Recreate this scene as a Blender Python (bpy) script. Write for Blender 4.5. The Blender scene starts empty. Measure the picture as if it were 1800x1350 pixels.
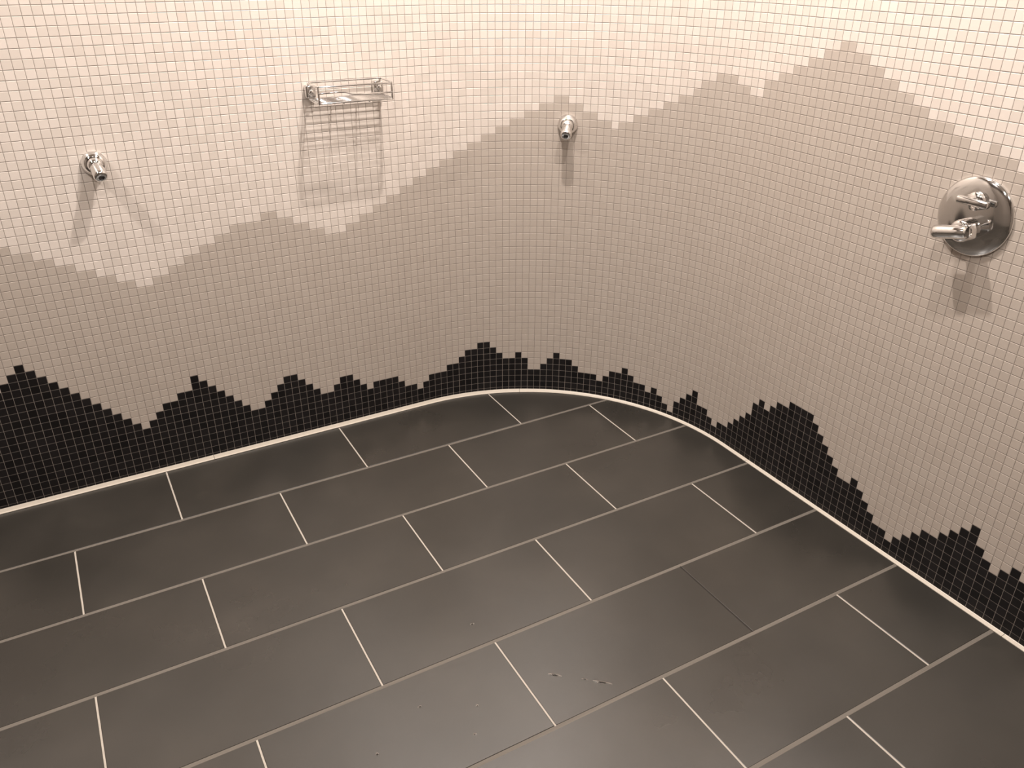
import bpy, math, random
import numpy as np
from mathutils import Vector, Matrix

random.seed(7)
rng = np.random.default_rng(7)
S = bpy.context.scene
C = S.collection

# ------------------------------------------------------------------ camera
# x along the back wall, y into the back wall, z up; solved from the floor tile grid (60 x 30 cm) and the mosaic grid
F_PX = 1447.0
CAM = Vector((0.17655, -2.56519, 1.55679))
RIGHT = Vector((0.871902, -0.489646, 0.005819))
DOWN = Vector((-0.224825, -0.410841, -0.883552))
FWD = Vector((0.435018, 0.769062, -0.468298))
cam_d = bpy.data.cameras.new('camera')
cam_d.sensor_width = 36.0
cam_d.lens = 36.0 * F_PX / 1800.0
cam_d.clip_start = 0.02
cam = bpy.data.objects.new('camera', cam_d)
C.objects.link(cam)
M = Matrix.Identity(4)
for i in range(3):
    M[i][0], M[i][1], M[i][2], M[i][3] = RIGHT[i], -DOWN[i], -FWD[i], CAM[i]
cam.matrix_world = M
S.camera = cam

# ------------------------------------------------------------------ world, exposure, ceiling lamps
W = bpy.data.worlds.new('world')
S.world = W
W.use_nodes = True
W.node_tree.nodes['Background'].inputs[0].default_value = (1.0, 0.86, 0.72, 1)
W.node_tree.nodes['Background'].inputs[1].default_value = 0.05
S.view_settings.view_transform = 'Standard'
S.view_settings.look = 'None'
S.view_settings.gamma = 1.0
S.view_settings.use_curve_mapping = False
S.view_settings.exposure = 0.0
CEIL = 2.90
# (x, y, watts): a ring of recessed downlights near the mosaic wall, the last three added as unseen fill over the room
LAMPS = [(-0.78, -0.72, 125), (1.22, -0.74, 195), (1.32, -1.42, 95), (0.30, -2.20, 66), (-1.05, -1.95, 26), (1.25, -2.95, 60)]
LAMP_COL = (1.0, 0.92, 0.86)

# ------------------------------------------------------------------ wall geometry
WY, WX, RC = 0.0097, 2.05942, 0.79245      # face of back wall (y), face of right wall (x), radius of the rounded corner
CX, CY = WX - RC, WY - RC
S_ARC = CX + RC * math.pi / 2
PS, S0 = 0.0246333, 0.0013005              # mosaic pitch along the wall
PZ, Z0 = 0.0250486, -0.00487               # mosaic pitch upwards
XL, YB = -1.80, -3.60                      # plain walls behind and beside the photographer


def wall_frame(s):
    """point at floor level on the mosaic face, tangent along +s, normal into the room"""
    if s <= CX:
        return Vector((s, WY, 0)), Vector((1, 0, 0)), Vector((0, -1, 0))
    if s >= S_ARC:
        return Vector((WX, CY - (s - S_ARC), 0)), Vector((0, -1, 0)), Vector((-1, 0, 0))
    a = (s - CX) / RC
    return (Vector((CX + RC * math.sin(a), CY + RC * math.cos(a), 0)),
            Vector((math.cos(a), -math.sin(a), 0)), Vector((-math.sin(a), -math.cos(a), 0)))


def project(p):
    d = p - CAM
    z = d.dot(FWD)
    if z < 0.05:
        return None
    return 900 + F_PX * d.dot(RIGHT) / z, 675 + F_PX * d.dot(DOWN) / z


# ------------------------------------------------------------------ materials
def mat(name, col, rough=0.5, metal=0.0, spec=0.5, build=None):
    m = bpy.data.materials.new(name)
    m.use_nodes = True
    nt = m.node_tree
    b = nt.nodes['Principled BSDF']
    b.inputs['Base Color'].default_value = (*col, 1)
    b.inputs['Roughness'].default_value = rough
    b.inputs['Metallic'].default_value = metal
    b.inputs['Specular IOR Level'].default_value = spec
    if build:
        build(nt, b)
    return m


def nd(nt, t, **kw):
    n = nt.nodes.new(t)
    for k, v in kw.items():
        setattr(n, k, v)
    return n


def ramp(nt, fac, stops):
    r = nd(nt, 'ShaderNodeValToRGB')
    e = r.color_ramp.elements
    while len(e) < len(stops):
        e.new(0.5)
    for i, (p, c) in enumerate(stops):
        e[i].position = p
        e[i].color = (*c, 1)
    nt.links.new(fac, r.inputs[0])
    return r


def noise(nt, scale, detail=3, coord='Object', rough=0.55):
    tc = nd(nt, 'ShaderNodeTexCoord')
    n = nd(nt, 'ShaderNodeTexNoise')
    n.inputs['Scale'].default_value = scale
    n.inputs['Detail'].default_value = detail
    n.inputs['Roughness'].default_value = rough
    nt.links.new(tc.outputs[coord], n.inputs['Vector'])
    return n


def tile_variation(lo, hi):
    """a slightly different glaze from tile to tile: per object for single tiles, per tile attribute in the joined field"""
    def f(nt, b):
        oi = nd(nt, 'ShaderNodeObjectInfo')
        at = nd(nt, 'ShaderNodeAttribute', attribute_name='tint')
        ow = nd(nt, 'ShaderNodeAttribute', attribute_name='joined')
        mx = nd(nt, 'ShaderNodeMix')
        nt.links.new(ow.outputs['Fac'], mx.inputs[0])
        nt.links.new(oi.outputs['Random'], mx.inputs[2])
        nt.links.new(at.outputs['Fac'], mx.inputs[3])
        r = ramp(nt, mx.outputs[0], [(0, lo), (1, hi)])
        nt.links.new(r.outputs[0], b.inputs['Base Color'])
    return f


M_CREAM = mat('cream_glaze', (.8, .7, .6), 0.36, 0, 0.45, tile_variation((.605, .535, .475), (.675, .60, .54)))
M_GREY = mat('grey_glaze', (.3, .26, .22), 0.42, 0, 0.4, tile_variation((.432, .370, .318), (.455, .393, .34)))
M_BLACK = mat('black_glaze', (.01, .01, .01), 0.42, 0, 0.2, tile_variation((.007, .006, .006), (.014, .012, .012)))


def b_grout(nt, b):
    n = noise(nt, 40, 4)
    r = ramp(nt, n.outputs['Fac'], [(0.3, (.22, .19, .165)), (0.75, (.29, .25, .22))])
    nt.links.new(r.outputs[0], b.inputs['Base Color'])


M_GROUT = mat('wall_grout', (.27, .23, .2), 0.9, 0, 0.1, b_grout)


def b_slate(nt, b):
    n = noise(nt, 3.2, 6)
    r = ramp(nt, n.outputs['Fac'], [(0.25, (.024, .0215, .018)), (0.55, (.034, .030, .025)), (0.8, (.047, .041, .034))])
    nt.links.new(r.outputs[0], b.inputs['Base Color'])
    n2 = noise(nt, 2.0, 5)
    r2 = ramp(nt, n2.outputs['Fac'], [(0.3, (.24,) * 3), (0.7, (.36,) * 3)])
    nt.links.new(r2.outputs[0], b.inputs['Roughness'])
    n3 = noise(nt, 22, 8, rough=0.65)
    bp = nd(nt, 'ShaderNodeBump')
    bp.inputs['Strength'].default_value = 0.035
    bp.inputs['Distance'].default_value = 0.01
    nt.links.new(n3.outputs['Fac'], bp.inputs['Height'])
    nt.links.new(bp.outputs[0], b.inputs['Normal'])


M_SLATE = mat('dark_slate_tile', (.04, .036, .032), 0.35, 0, 0.95, b_slate)


def grout_mat(name, lo, hi):
    def f(nt, b):
        n = noise(nt, 9, 4, 'Generated')
        r = ramp(nt, n.outputs['Fac'], [(0.3, lo), (0.7, hi)])
        nt.links.new(r.outputs[0], b.inputs['Base Color'])
    return mat(name, hi, 0.8, 0, 0.2, f)


M_JOINT_PALE = grout_mat('pale_floor_grout', (.36, .322, .275), (.53, .478, .415))  # same grout as the long joints, reflected light painted in as a paler colour
M_JOINT_DULL = grout_mat('dull_floor_grout', (.125, .11, .093), (.18, .158, .135))  # same grout as the cross joints, without the painted-in reflection
M_JOINT_DARK = grout_mat('dark_floor_grout', (.022, .019, .017), (.035, .03, .026))  # darker tone for single cross joints
M_SCREED = mat('floor_screed', (.03, .027, .023), 0.9, 0, 0.2)
M_TRIM = mat('pale_trim', (.60, .54, .46), 0.42, 0.0, 0.5)
M_CHROME = mat('chrome', (.78, .77, .76), 0.09, 1.0)
M_CHROME_WIRE = mat('chrome_wire', (.82, .81, .80), 0.12, 1.0)
M_RUBBER = mat('dark_nozzle_face', (.02, .018, .018), 0.5)
M_PLASTER = mat('plaster', (.20, .17, .145), 0.8)
M_CEIL = mat('ceiling_paint', (.55, .50, .45), 0.85)
M_RING = mat('lamp_ring_metal', (.6, .6, .6), 0.25, 1.0)


def b_glow(nt, b):
    b.inputs['Emission Color'].default_value = (*LAMP_COL, 1)
    b.inputs['Emission Strength'].default_value = 25.0


M_GLOW = mat('lamp_glass', (1, .9, .8), 0.4, 0, 0.5, b_glow)


def b_water(nt, b):
    b.inputs['Transmission Weight'].default_value = 1.0
    b.inputs['IOR'].default_value = 1.33


M_WATER = mat('water', (1, 1, 1), 0.02, 0, 0.5, b_water)


# ------------------------------------------------------------------ mesh helpers
def mesh(name, v, f, m, smooth=False):
    me = bpy.data.meshes.new(name)
    me.from_pydata([tuple(p) for p in v], [], f)
    me.materials.append(m)
    if smooth:
        me.polygons.foreach_set('use_smooth', [True] * len(me.polygons))
    else:
        me.shade_flat()
    me.update()
    return me


def link(name, me, parent=None, mw=None, **props):
    o = bpy.data.objects.new(name, me)
    C.objects.link(o)
    if parent is not None:
        o.parent = parent
    if mw is not None:
        o.matrix_local = mw
    for k, v in props.items():
        o[k] = v
    return o


def empty(name, mw, label, category, group=None):
    o = bpy.data.objects.new(name, None)
    C.objects.link(o)
    o.empty_display_size = 0.03
    o.matrix_world = mw
    o['label'], o['category'] = label, category
    if group:
        o['group'] = group
    return o


def lathe(prof, n=40, axis='Z'):
    """prof: (radius, height) list; surface of revolution about local z"""
    v, f = [], []
    rings = []
    for r, h in prof:
        if r < 1e-6:
            rings.append([len(v)])
            v.append((0, 0, h))
        else:
            rings.append(list(range(len(v), len(v) + n)))
            v += [(r * math.cos(2 * math.pi * i / n), r * math.sin(2 * math.pi * i / n), h) for i in range(n)]
    for a, b in zip(rings, rings[1:]):
        for i in range(n):
            j = (i + 1) % n
            if len(a) == 1 and len(b) == 1:
                continue
            if len(a) == 1:
                f.append((a[0], b[i], b[j]))
            elif len(b) == 1:
                f.append((a[i], a[j], b[0]))
            else:
                f.append((a[i], a[j], b[j], b[i]))
    return v, f


def tube(pts, r, n=10, closed=False):
    pts = [Vector(p) for p in pts]
    v, f = [], []
    N = len(pts)
    for k, p in enumerate(pts):
        a = pts[(k - 1) % N] if (closed or k > 0) else p
        b = pts[(k + 1) % N] if (closed or k < N - 1) else p
        t = (b - a).normalized()
        up = Vector((0, 0, 1)) if abs(t.z) < 0.9 else Vector((1, 0, 0))
        x = t.cross(up).normalized()
        y = t.cross(x).normalized()
        v += [p + (x * math.cos(2 * math.pi * i / n) + y * math.sin(2 * math.pi * i / n)) * r for i in range(n)]
    for k in range(N if closed else N - 1):
        for i in range(n):
            j = (i + 1) % n
            k2 = (k + 1) % N
            f.append((k * n + i, k * n + j, k2 * n + j, k2 * n + i))
    if not closed:
        f.append(tuple(range(n - 1, -1, -1)))
        f.append(tuple((N - 1) * n + i for i in range(n)))
    return v, f


def rounded_box(x0, x1, y0, y1, z0, z1, b):
    """box with chamfered edges"""
    v, f = [], []
    import bmesh
    bm = bmesh.new()
    bmesh.ops.create_cube(bm, size=1)
    for p in bm.verts:
        p.co = Vector((x0 if p.co.x < 0 else x1, y0 if p.co.y < 0 else y1, z0 if p.co.z < 0 else z1))
    bmesh.ops.bevel(bm, geom=bm.edges[:], offset=b, segments=3, affect='EDGES', profile=0.5)
    bm.verts.index_update()
    v = [p.co.copy() for p in bm.verts]
    f = [tuple(q.index for q in fa.verts) for fa in bm.faces]
    bm.free()
    return v, f


def basis(origin, x, y, z):
    m = Matrix.Identity(4)
    for i in range(3):
        m[i][0], m[i][1], m[i][2], m[i][3] = x[i], y[i], z[i], origin[i]
    return m


def inset_outline(d, x_left=XL, y_back=YB, n=28):
    """room outline (counter-clockwise seen from above) moved d into the room"""
    r = RC - d
    pts = [(x_left + d, y_back + d), (WX - d, y_back + d)]
    for i in range(n + 1):
        a = math.pi / 2 * (1 - i / n)
        pts.append((CX + r * math.sin(a), CY + r * math.cos(a)))
    pts.append((x_left + d, WY - d))
    return pts


# ------------------------------------------------------------------ shell: floor, ceiling, plain walls
fl_v = [(x, y, -0.0030) for x, y in inset_outline(-0.02)]
floor = link('floor', mesh('floor', fl_v + [(x, y, -0.05) for x, y, _ in fl_v],
             [tuple(range(len(fl_v)))] + [tuple(range(2 * len(fl_v) - 1, len(fl_v) - 1, -1))], M_SCREED),
             kind='structure', label='dark slate tiled shower floor in running bond')
cl = [(x, y, CEIL) for x, y in inset_outline(-0.02)]
ceiling = link('ceiling', mesh('ceiling', cl + [(x, y, CEIL + .05) for x, y, _ in cl],
               [tuple(range(len(cl) - 1, -1, -1)), tuple(range(len(cl), 2 * len(cl)))], M_CEIL), kind='structure', label='plain painted ceiling above the shower')


def slab(name, a, b, t, m, label):
    a, b = Vector((*a, 0)), Vector((*b, 0))
    d = (b - a).normalized()
    n = Vector((d.y, -d.x, 0)) * t
    v = [a, b, b + n, a + n]
    v = [(p.x, p.y, 0) for p in v] + [(p.x, p.y, CEIL) for p in v]
    return link(name, mesh(name, v, [(0, 1, 2, 3), (4, 7, 6, 5), (0, 4, 5, 1), (1, 5, 6, 2), (2, 6, 7, 3), (3, 7, 4, 0)], m), kind='structure', label=label)


slab('wall_left', (XL, WY + .04), (XL, YB), -0.06, M_PLASTER, 'plain wall left of the shower')
slab('wall_front', (XL, YB), (WX + .04, YB), 0.06, M_PLASTER, 'plain wall behind the photographer')

# ------------------------------------------------------------------ the mosaic wall
# rows below the cream field, per column run (end column, row)
UP = [(1, 33), (3, 32), (5, 31), (7, 30), (9, 29), (11, 28), (13, 27), (15, 26), (17, 27), (19, 28), (21, 29), (23, 30), (25, 31), (29, 32),
      (31, 33), (33, 32), (35, 31), (37, 30), (40, 29), (42, 30), (44, 31), (46, 32), (48, 33), (50, 34), (52, 35), (54, 36), (56, 37), (58, 38),
      (60, 39), (62, 40), (64, 41), (66, 42), (68, 43), (70, 44), (72, 45), (74, 44), (76, 43), (78, 42), (79, 41), (81, 42), (83, 43), (85, 44),
      (87, 45), (89, 46), (90, 47), (92, 48), (95, 49), (97, 48), (99, 47), (101, 49), (103, 50), (105, 51), (107, 52), (109, 53), (111, 54),
      (113, 53), (115, 52), (117, 51), (119, 50), (121, 49), (124, 48), (126, 47), (128, 46), (129, 47), (131, 46), (133, 45), (135, 44),
      (137, 43), (139, 42), (141, 43), (143, 44), (145, 45), (147, 44), (149, 43), (151, 42), (153, 41), (155, 40), (158, 39), (160, 40),
      (162, 41), (164, 42), (166, 43), (168, 42), (170, 41), (172, 40), (174, 39), (177, 38), (180, 39), (183, 40), (186, 41), (400, 42)]
LOW = [16, 17, 18, 19, 18, 17, 16, 15, 14, 13, 12, 11, 10, 9, 8, 7, 8, 9, 10, 10, 11, 11, 13, 12, 11, 10, 9, 8, 7, 6, 6, 7, 8, 9, 10, 10, 9, 8, 7,
       6, 6, 7, 8, 8, 7, 6, 5, 6, 6, 6, 6, 5, 4, 4, 3, 4, 5, 5, 5, 6, 6, 7, 8, 8, 9, 9, 8, 7, 6, 6, 7, 6, 4, 4, 5, 6, 7, 6, 6, 5, 4, 4, 4, 3, 4,
       5, 5, 6, 5, 4, 4, 3, 4, 3, 2, 1, 3, 4, 5, 6, 4, 4, 3, 2, 3, 3, 4, 5, 6, 7, 9, 10, 9, 10, 11, 11, 12, 12, 12, 12, 11, 10, 9, 8, 7, 6, 6, 7,
       6, 5, 4, 3, 3, 2, 3, 4, 5, 6, 6, 7, 8, 9, 10, 8, 7, 6, 7, 8, 7, 6, 5, 4, 3, 4, 5, 6, 6, 7, 8, 7, 6, 5, 4, 3, 3]


def upper(n):
    if n < 0:
        k = (-n + 1) // 2
        return 33 + (k if k < 8 else max(16 - k, -4))
    for e, l in UP:
        if n <= e:
            return l
    return 42


def lower(n):
    k = n + 4
    if k < 0:
        return max(4, 16 + k) if k > -12 else 4 + abs((k + 12) % 10 - 5)
    return LOW[k] if k < len(LOW) else 3 + abs((k - len(LOW)) % 10 - 5)


N0 = int(math.ceil((XL - S0) / PS)) + 1
s_end = S_ARC + (CY - YB)
N1 = int((s_end - S0) / PS) - 1
ROWS = int((CEIL - Z0) / PZ) - 1

# backing with the grout face 1.1 mm behind the tile faces
gv, gf = [], []
ss = [XL - .03] + list(np.linspace(XL, CX, 6)) + list(np.linspace(CX, S_ARC, 49))[1:] + [S_ARC + .5, s_end + .03]
for s in ss:
    p, t, nrm = wall_frame(s)
    for d in (-0.0007, -0.045):
        q = p + nrm * d
        gv += [(q.x, q.y, -0.03), (q.x, q.y, CEIL)]
for k in range(len(ss) - 1):
    a, b = 4 * k, 4 * k + 4
    gf += [(a, b, b + 1, a + 1), (b + 2, a + 2, a + 3, b + 3), (a + 1, b + 1, b + 3, a + 3), (b, a, a + 2, b + 2)]
wall = link('wall_back', mesh('wall_back', gv, gf, M_GROUT, False), kind='structure',
            label='curved mosaic shower wall with cream sky, grey mountains and black foothills')

# one mosaic tile: 12 vertices, 9 quads; x along the wall, y up, z out of the wall
TW, TH, TB = PS / 2 - 0.0006, PZ / 2 - 0.0006, 0.0009
T_V = np.array([(sx * (TW - b), sy * (TH - b), z) for b, z in ((0, -0.0045), (0, -0.0005), (TB, 0.0)) for sx, sy in ((-1, -1), (1, -1), (1, 1), (-1, 1))])
T_F = [(0 + i, 0 + (i + 1) % 4, 4 + (i + 1) % 4, 4 + i) for i in range(4)] + [(4 + i, 4 + (i + 1) % 4, 8 + (i + 1) % 4, 8 + i) for i in range(4)] + [(8, 9, 10, 11)]
KINDS = {'cream': M_CREAM, 'grey': M_GREY, 'black': M_BLACK}
TILE_ME = {k: mesh(k + '_tile', T_V, T_F, m) for k, m in KINDS.items()}

cells = {k: [] for k in KINDS}
for n in range(N0, N1 + 1):
    u, l = upper(n), lower(n)
    s = S0 + n * PS
    p, t, nrm = wall_frame(s)
    for r in range(0, ROWS):
        k = 'black' if r < l else ('grey' if r < u else 'cream')
        z = Z0 + (r + .5) * PZ
        c = Vector((p.x, p.y, z))
        area = 0.0
        q = [project(c + t * (a * PS / 2) + Vector((0, 0, b * PZ / 2))) for a, b in ((-1, -1), (1, -1), (1, 1), (-1, 1))]
        if all(q) and all(4 < x < 1796 and 4 < y < 1346 for x, y in q):
            area = 0.5 * abs(sum(q[i][0] * q[(i + 1) % 4][1] - q[(i + 1) % 4][0] * q[i][1] for i in range(4)))
        cells[k].append((area, n, r, c, t, nrm))

UPV = Vector((0, 0, 1))
for k, lst in cells.items():
    lst.sort(key=lambda e: -e[0])
    own, rest = lst[:300], lst[300:]
    for area, n, r, c, t, nrm in own:
        tilt = Matrix.Rotation(random.gauss(0, .0015), 4, 'X') @ Matrix.Rotation(random.gauss(0, .0015), 4, 'Y')
        link(k + '_tile', TILE_ME[k], wall, basis(c, t, UPV, nrm) @ tilt)
    m = len(rest)
    cc = np.array([e[3][:] for e in rest])
    tt = np.array([e[4][:] for e in rest])
    nn = np.array([e[5][:] for e in rest])
    uu = np.array([(0, 0, 1.0)])
    a1, a2 = rng.normal(0, .0015, (m, 1)), rng.normal(0, .0015, (m, 1))
    X = T_V[:, 0][None, :, None]
    Y = T_V[:, 1][None, :, None]
    Z = T_V[:, 2][None, :, None] + X * a1[:, None] + Y * a2[:, None]
    V = cc[:, None, :] + tt[:, None, :] * X + uu[:, None, :] * Y + nn[:, None, :] * Z
    V = V.reshape(-1, 3)
    Fi = (np.array(T_F)[None] + (np.arange(m) * 12)[:, None, None]).reshape(-1, 4)
    me = bpy.data.meshes.new(k + '_mosaic_field')
    me.vertices.add(len(V))
    me.vertices.foreach_set('co', V.ravel().astype(np.float32))
    me.loops.add(Fi.size)
    me.loops.foreach_set('vertex_index', Fi.ravel().astype(np.int32))
    me.polygons.add(len(Fi))
    me.polygons.foreach_set('loop_start', (np.arange(len(Fi)) * 4).astype(np.int32))
    me.polygons.foreach_set('loop_total', np.full(len(Fi), 4, np.int32))
    me.update(calc_edges=True)
    me.shade_flat()
    at = me.attributes.new('tint', 'FLOAT', 'POINT')
    at.data.foreach_set('value', np.repeat(rng.random(m), 12).astype(np.float32))
    at = me.attributes.new('joined', 'FLOAT', 'POINT')
    at.data.foreach_set('value', np.ones(12 * m, np.float32))
    me.materials.append(KINDS[k])
    link(k + '_mosaic_field', me, wall, kind='stuff')

# ------------------------------------------------------------------ trim where the wall meets the floor
trim = bpy.data.objects.new('trim_1', None)
C.objects.link(trim)
trim['kind'] = 'structure'
trim['label'] = 'pale cove trim between mosaic wall and slate floor'


def trim_segment(s0, s1):
    n = max(2, int((s1 - s0) / 0.03))
    v, f = [], []
    for i in range(n + 1):
        s = s0 + (s1 - s0) * i / n
        p, t, nrm = wall_frame(s)
        k = min(1, max(0, (s - CX) / (S_ARC - CX)))
        h = 0.0125 * (1 - k) + 0.0045 * k
        w = 0.0105 * (1 - k) + 0.0125 * k
        prof = [(0.0002, 0.0002), (w, 0.0002), (w, 0.0018), (w * .62, 0.0026), (w * .50, 0.0014), (w * .40, 0.0034), (w * .14, h * .8), (0.0002, h)]
        v += [p + nrm * a + Vector((0, 0, z)) for a, z in prof]
    m = 8
    for i in range(n):
        for j in range(m):
            a, b = i * m + j, i * m + (j + 1) % m
            f.append((a, a + m, b + m, b))
    f += [tuple(range(m)), tuple(n * m + j for j in range(m - 1, -1, -1))]
    link('trim_segment', mesh('trim_segment', v, f, M_TRIM), trim)


cuts = [XL + .002, -0.9, 0.458, 1.633, 2.618, 3.55, s_end - .002]
for a, b in zip(cuts, cuts[1:]):
    trim_segment(a + .0006, b - .0006)


# ------------------------------------------------------------------ floor tiles, 60 x 30 cm running bond, cut to the rounded corner
def clip_convex(poly, hull):
    out = poly
    for i in range(len(hull)):
        a, b = hull[i], hull[(i + 1) % len(hull)]
        ex, ey = b[0] - a[0], b[1] - a[1]
        side = lambda p: ex * (p[1] - a[1]) - ey * (p[0] - a[0])
        src, out = out, []
        for j in range(len(src)):
            p, q = src[j], src[(j + 1) % len(src)]
            sp, sq = side(p), side(q)
            if sp >= 0:
                out.append(p)
            if (sp >= 0) != (sq >= 0):
                t = sp / (sp - sq)
                out.append((p[0] + (q[0] - p[0]) * t, p[1] + (q[1] - p[1]) * t))
        if not out:
            return []
    return out


def prism(poly, z_top, z_bot, bev):
    cx = sum(p[0] for p in poly) / len(poly)
    cy = sum(p[1] for p in poly) / len(poly)
    n = len(poly)
    shr = []
    for p in poly:
        d = math.hypot(p[0] - cx, p[1] - cy)
        k = max(0, 1 - bev * 1.3 / d)
        shr.append((cx + (p[0] - cx) * k, cy + (p[1] - cy) * k))
    v = [(x, y, z_bot) for x, y in poly] + [(x, y, z_top - bev * .7) for x, y in poly] + [(x, y, z_top) for x, y in shr]
    f = []
    for i in range(n):
        j = (i + 1) % n
        f += [(i, j, n + j, n + i), (n + i, n + j, 2 * n + j, 2 * n + i)]
    f += [tuple(2 * n + i for i in range(n)), tuple(range(n - 1, -1, -1))]
    return v, f


HULL = inset_outline(0.0112)
HULL2 = inset_outline(0.0108)
JX, JY = 0.0021, 0.0052                    # half widths of the cross joints and of the long joints
ROWV = [-0.02, .2996, .6001, .8999, 1.2030, 1.5015, 1.7960, 2.1, 2.4, 2.7, 3.0, 3.3, 3.62]
DARK_JOINTS = {(4, 5)}
for r in range(12):
    y1, y0 = -ROWV[r], -ROWV[r + 1]
    u0 = 1 if r % 2 == 0 else 0
    us = [u for u in range(-8, 9) if (u - u0) % 2 == 0]
    for u in us:
        x0, x1 = u * .3, (u + 2) * .3
        rect = [(x0 + JX, y0 + JY), (x1 - JX, y0 + JY), (x1 - JX, y1 - JY), (x0 + JX, y1 - JY)]
        poly = clip_convex(rect, HULL)
        if len(poly) >= 3 and max(p[0] for p in poly) - min(p[0] for p in poly) > .004:
            dz = random.uniform(-.0004, .0004)
            link('floor_tile', mesh('floor_tile', *prism(poly, dz, -.012, .0012), M_SLATE), floor)
        # the cross joint at the left end of this tile
        jp = clip_convex([(x0 - JX - .0002, y0 + JY - .001), (x0 + JX + .0002, y0 + JY - .001), (x0 + JX + .0002, y1 - JY + .001), (x0 - JX - .0002, y1 - JY + .001)], HULL2)
        if len(jp) >= 3:
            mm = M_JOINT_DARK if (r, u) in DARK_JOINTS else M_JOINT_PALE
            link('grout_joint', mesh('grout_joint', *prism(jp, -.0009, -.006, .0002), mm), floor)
    if r > 0:
        jp = clip_convex([(XL, y1 - JY - .0002), (WX, y1 - JY - .0002), (WX, y1 + JY + .0002), (XL, y1 + JY + .0002)], HULL2)
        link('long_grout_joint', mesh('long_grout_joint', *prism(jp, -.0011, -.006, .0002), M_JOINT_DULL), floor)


# ------------------------------------------------------------------ fittings
def on_wall(s, z, out=0.0):
    p, t, nrm = wall_frame(s)
    return basis(p + nrm * out + Vector((0, 0, z)), t, UPV, nrm)


def body_jet(s, z, pan, label):
    """chrome body spray: rosette on the wall, swivel ball, stubby spray head tipped downwards"""
    o = empty('body_jet', on_wall(s, z), label, 'shower jet', 'body jets on the mosaic wall')
    v, f = lathe([(0, -.0005), (.0335, -.0005), (.0340, .002), (.0334, .0065), (.0315, .0115), (.0285, .0165), (.0250, .0205), (.0215, .0230), (0, .0235)], 48)
    link('rosette', mesh('rosette', v, f, M_CHROME, True), o)
    v, f = lathe([(0, .010), (.012, .010), (.0190, .018), (.0205, .026), (.0190, .034), (.0145, .040), (0, .042)], 40)
    link('swivel_ball', mesh('swivel_ball', v, f, M_CHROME, True), o)
    tip = Matrix.Translation((0, -.001, .024)) @ Matrix.Rotation(math.radians(30), 4, 'X') @ Matrix.Rotation(math.radians(pan), 4, 'Y')
    v, f = lathe([(0, .004), (.0160, .006), (.0178, .012), (.0188, .030), (.0192, .042), (.0184, .0475), (.0160, .0505), (.0120, .0520), (0, .0522)], 44)
    h = link('spray_head', mesh('spray_head', v, f, M_CHROME, True), o, tip)
    v, f = lathe([(0, .0532), (.0070, .0530), (.0082, .0524), (.0082, .0512), (0, .0510)], 28)
    link('spray_face', mesh('spray_face', v, f, M_RUBBER, True), h)
    return o


body_jet(.297, 1.022, 8, 'chrome body jet on the plain cream tiles, left of the wire soap basket')
body_jet(1.787, 1.030, 0, 'chrome body jet on the grey peak in the rounded corner')


def valve():
    o = empty('shower_valve', on_wall(3.176, 1.004), 'round chrome shower valve with lever on the grey mosaic', 'shower valve')
    v, f = lathe([(0, -.0005), (.0930, -.0005), (.0940, .002), (.0930, .006), (.0885, .0095), (.072, .0125), (.040, .0145), (0, .015)], 72)
    link('cover_plate', mesh('cover_plate', v, f, M_CHROME, True), o)
    # upper control: short sleeve with a flat grip across it
    k = link('diverter_knob', mesh('diverter_knob', *lathe([(0, .010), (.021, .010), (.0215, .026), (.020, .0285), (0, .029)], 40), M_CHROME, True), o, Matrix.Translation((0.004, .040, 0)))
    link('grip', mesh('grip', *rounded_box(-.040, .040, -.0085, .0085, .024, .042, .0055), M_CHROME, True), k)
    # lower control: sleeve with a round lever reaching towards the corner
    h = link('lever_hub', mesh('lever_hub', *lathe([(0, .010), (.0255, .010), (.0262, .052), (.0240, .057), (.018, .060), (0, .0605)], 44), M_CHROME, True), o, Matrix.Translation((0.004, -.026, 0)))
    rot = Matrix.Translation((.022, .004, .062)) @ Matrix.Rotation(math.radians(14), 4, 'Z') @ Matrix.Rotation(math.radians(-90), 4, 'Y')
    link('lever', mesh('lever', *lathe([(0, -.006), (.0125, -.005), (.0155, 0), (.0158, .030), (.0166, .060), (.0170, .074), (.0150, .081), (.010, .084), (0, .0845)], 36), M_CHROME, True), h, rot)
    return o


valve()


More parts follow.
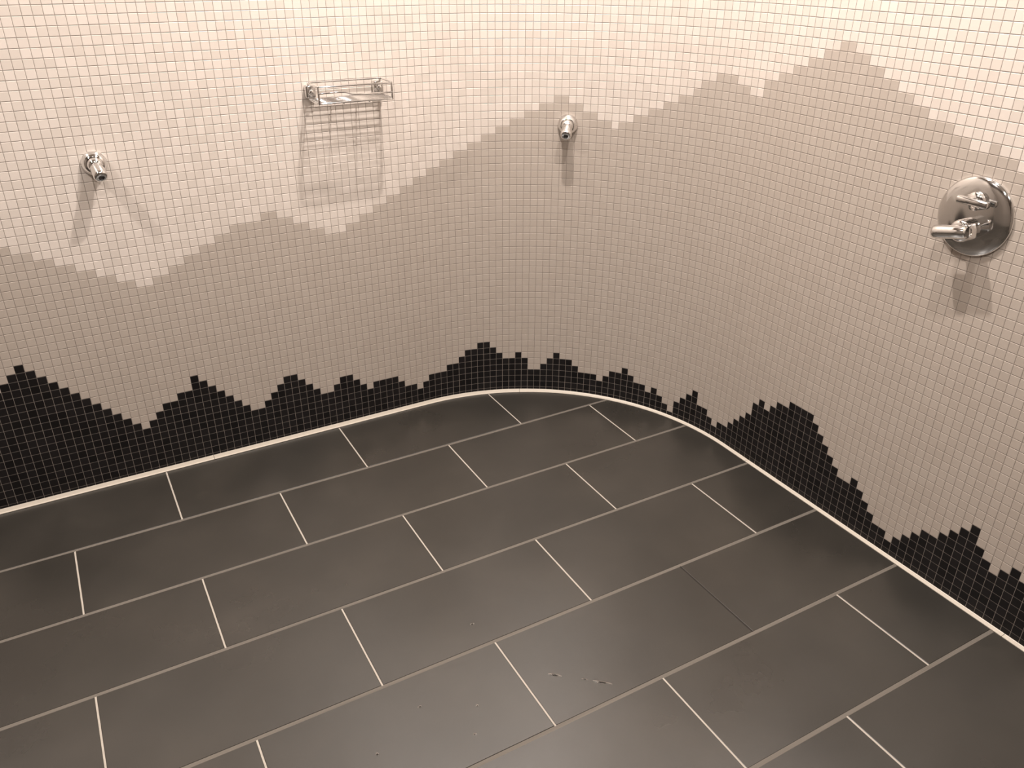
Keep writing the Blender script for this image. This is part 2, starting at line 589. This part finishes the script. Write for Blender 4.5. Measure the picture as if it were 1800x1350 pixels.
def soap_basket():
    # x along the wall 0..0.225, y up, z out of the wall
    x0 = .912
    o = empty('soap_basket', on_wall(x0, 1.150), 'chrome wire soap basket hanging on the cream tiles', 'soap basket')
    Wd, D0, D1, H = .236, .014, .118, .046
    r = .0022

    def loop(y, rc=.014):
        pts = []
        for cx, cz, a0 in ((Wd - rc, D0 + rc, -90), (Wd - rc, D1 - rc, 0), (rc, D1 - rc, 90), (rc, D0 + rc, 180)):
            for i in range(6):
                a = math.radians(a0 + 18 * i)
                pts.append((cx + rc * math.cos(a), y, cz + rc * math.sin(a)))
        return pts
    top = loop(H)
    link('top_rail', mesh('top_rail', *tube(top, .0023, 10, True), M_CHROME_WIRE, True), o)
    link('bottom_rail', mesh('bottom_rail', *tube(loop(0), .0023, 10, True), M_CHROME_WIRE, True), o)
    mid = [(.003, H * .62, D1), (Wd * .28, H * .64, D1), (Wd * .36, H * .60, D1), (Wd * .44, H * .46, D1), (Wd * .52, H * .42, D1), (Wd - .003, H * .42, D1)]
    link('front_rail', mesh('front_rail', *tube(mid, .0022, 10), M_CHROME_WIRE, True), o)
    for x, z in ((.004, D1 - .004), (Wd - .004, D1 - .004), (.004, D0 + .004), (Wd - .004, D0 + .004)):
        link('corner_post', mesh('corner_post', *rounded_box(x - .003, x + .003, -.003, H + .003, z - .003, z + .003, .0012), M_CHROME_WIRE, True), o)
    for i in range(11):
        z = D0 + (D1 - D0) * (i + 1) / 12
        link('base_wire', mesh('base_wire', *tube([(.001, 0, z), (Wd - .001, 0, z)], .0011, 8), M_CHROME_WIRE, True), o)
    for x in (Wd * .33, Wd * .67):
        link('cross_wire', mesh('cross_wire', *tube([(x, -.003, D0), (x, -.003, D1)], .0018, 8), M_CHROME_WIRE, True), o)
    for x in (.010, Wd - .010):
        b = link('wall_bracket', mesh('wall_bracket', *rounded_box(x - .016, x + .016, .003, .040, -.0005, .022, .005), M_CHROME, True), o)
        link('bracket_screw', mesh('bracket_screw', *lathe([(0, .020), (.007, .020), (.0072, .026), (.005, .0285), (0, .029)], 24), M_CHROME, True), b, Matrix.Translation((x, .021, 0)))
    return o


soap_basket()

# ------------------------------------------------------------------ ceiling downlights (above the frame; the last three are added fill)
NAMES = ['nearest the left end of the mosaic', 'in front of the rounded corner', 'above the shower valve', 'added as unseen fill above the middle of the floor', 'added as unseen fill nearest the plain left wall', 'added as unseen fill nearest the wall behind the photographer']
for (x, y, w), nm in zip(LAMPS, NAMES):
    o = empty('ceiling_downlight', Matrix.Translation((x, y, CEIL)), 'recessed ceiling downlight ' + nm, 'ceiling lamp', 'ceiling downlights')
    v, f = lathe([(.036, -.001), (.038, -.005), (.046, -.006), (.050, -.003), (.050, .0), (.036, .0), (.036, -.001)], 40)
    link('trim_ring', mesh('trim_ring', v, f, M_RING, True), o)
    v, f = lathe([(0, -.0015), (.0355, -.0015), (.0355, .0), (0, .0)], 32)
    link('lamp_glass', mesh('lamp_glass', v, f, M_GLOW), o)
    ld = bpy.data.lights.new('downlight_bulb', 'SPOT')
    ld.energy = w
    ld.color = LAMP_COL
    ld.spot_size = math.radians(150)
    ld.spot_blend = 0.7
    ld.shadow_soft_size = 0.028
    lo = bpy.data.objects.new('downlight_bulb', ld)
    C.objects.link(lo)
    lo.parent = o
    lo.location = (0, 0, -.035)

# ------------------------------------------------------------------ water left on the floor
DROPS = [(.976, 1.372, .017, .0045, -42), (1.032, 1.418, .008, .003, -42), (1.064, 1.447, .024, .0045, -42), (.878, 1.123, .006, .004, 0),
         (.652, 1.300, .005, .004, 10), (.770, 1.362, .0045, .0032, 60), (.729, 1.430, .005, .004, 20),
         (.520, 1.372, .0045, .0035, 80)]
STREAKS = {0: 'long thin streak of water, left of the two streaks on one slate tile', 2: 'long thin streak of water, right of the two streaks on one slate tile'}
for i, (x, v_, a, b, ang) in enumerate(DROPS):
    vv, ff = lathe([(0, .20), (.35, .185), (.65, .14), (.88, .06), (1, 0)], 20)
    ca, sa = math.cos(math.radians(ang)), math.sin(math.radians(ang))
    vv = [(ca * p[0] * a - sa * p[1] * b, sa * p[0] * a + ca * p[1] * b, p[2] * b * 1.1) for p in vv]
    link('water_drop', mesh('water_drop', vv, ff, M_WATER, True), None, Matrix.Translation((x, -v_, .0003)),
         label=STREAKS.get(i, 'small round bead of water on the dark slate floor'), category='water drop', group='water drops on the floor')
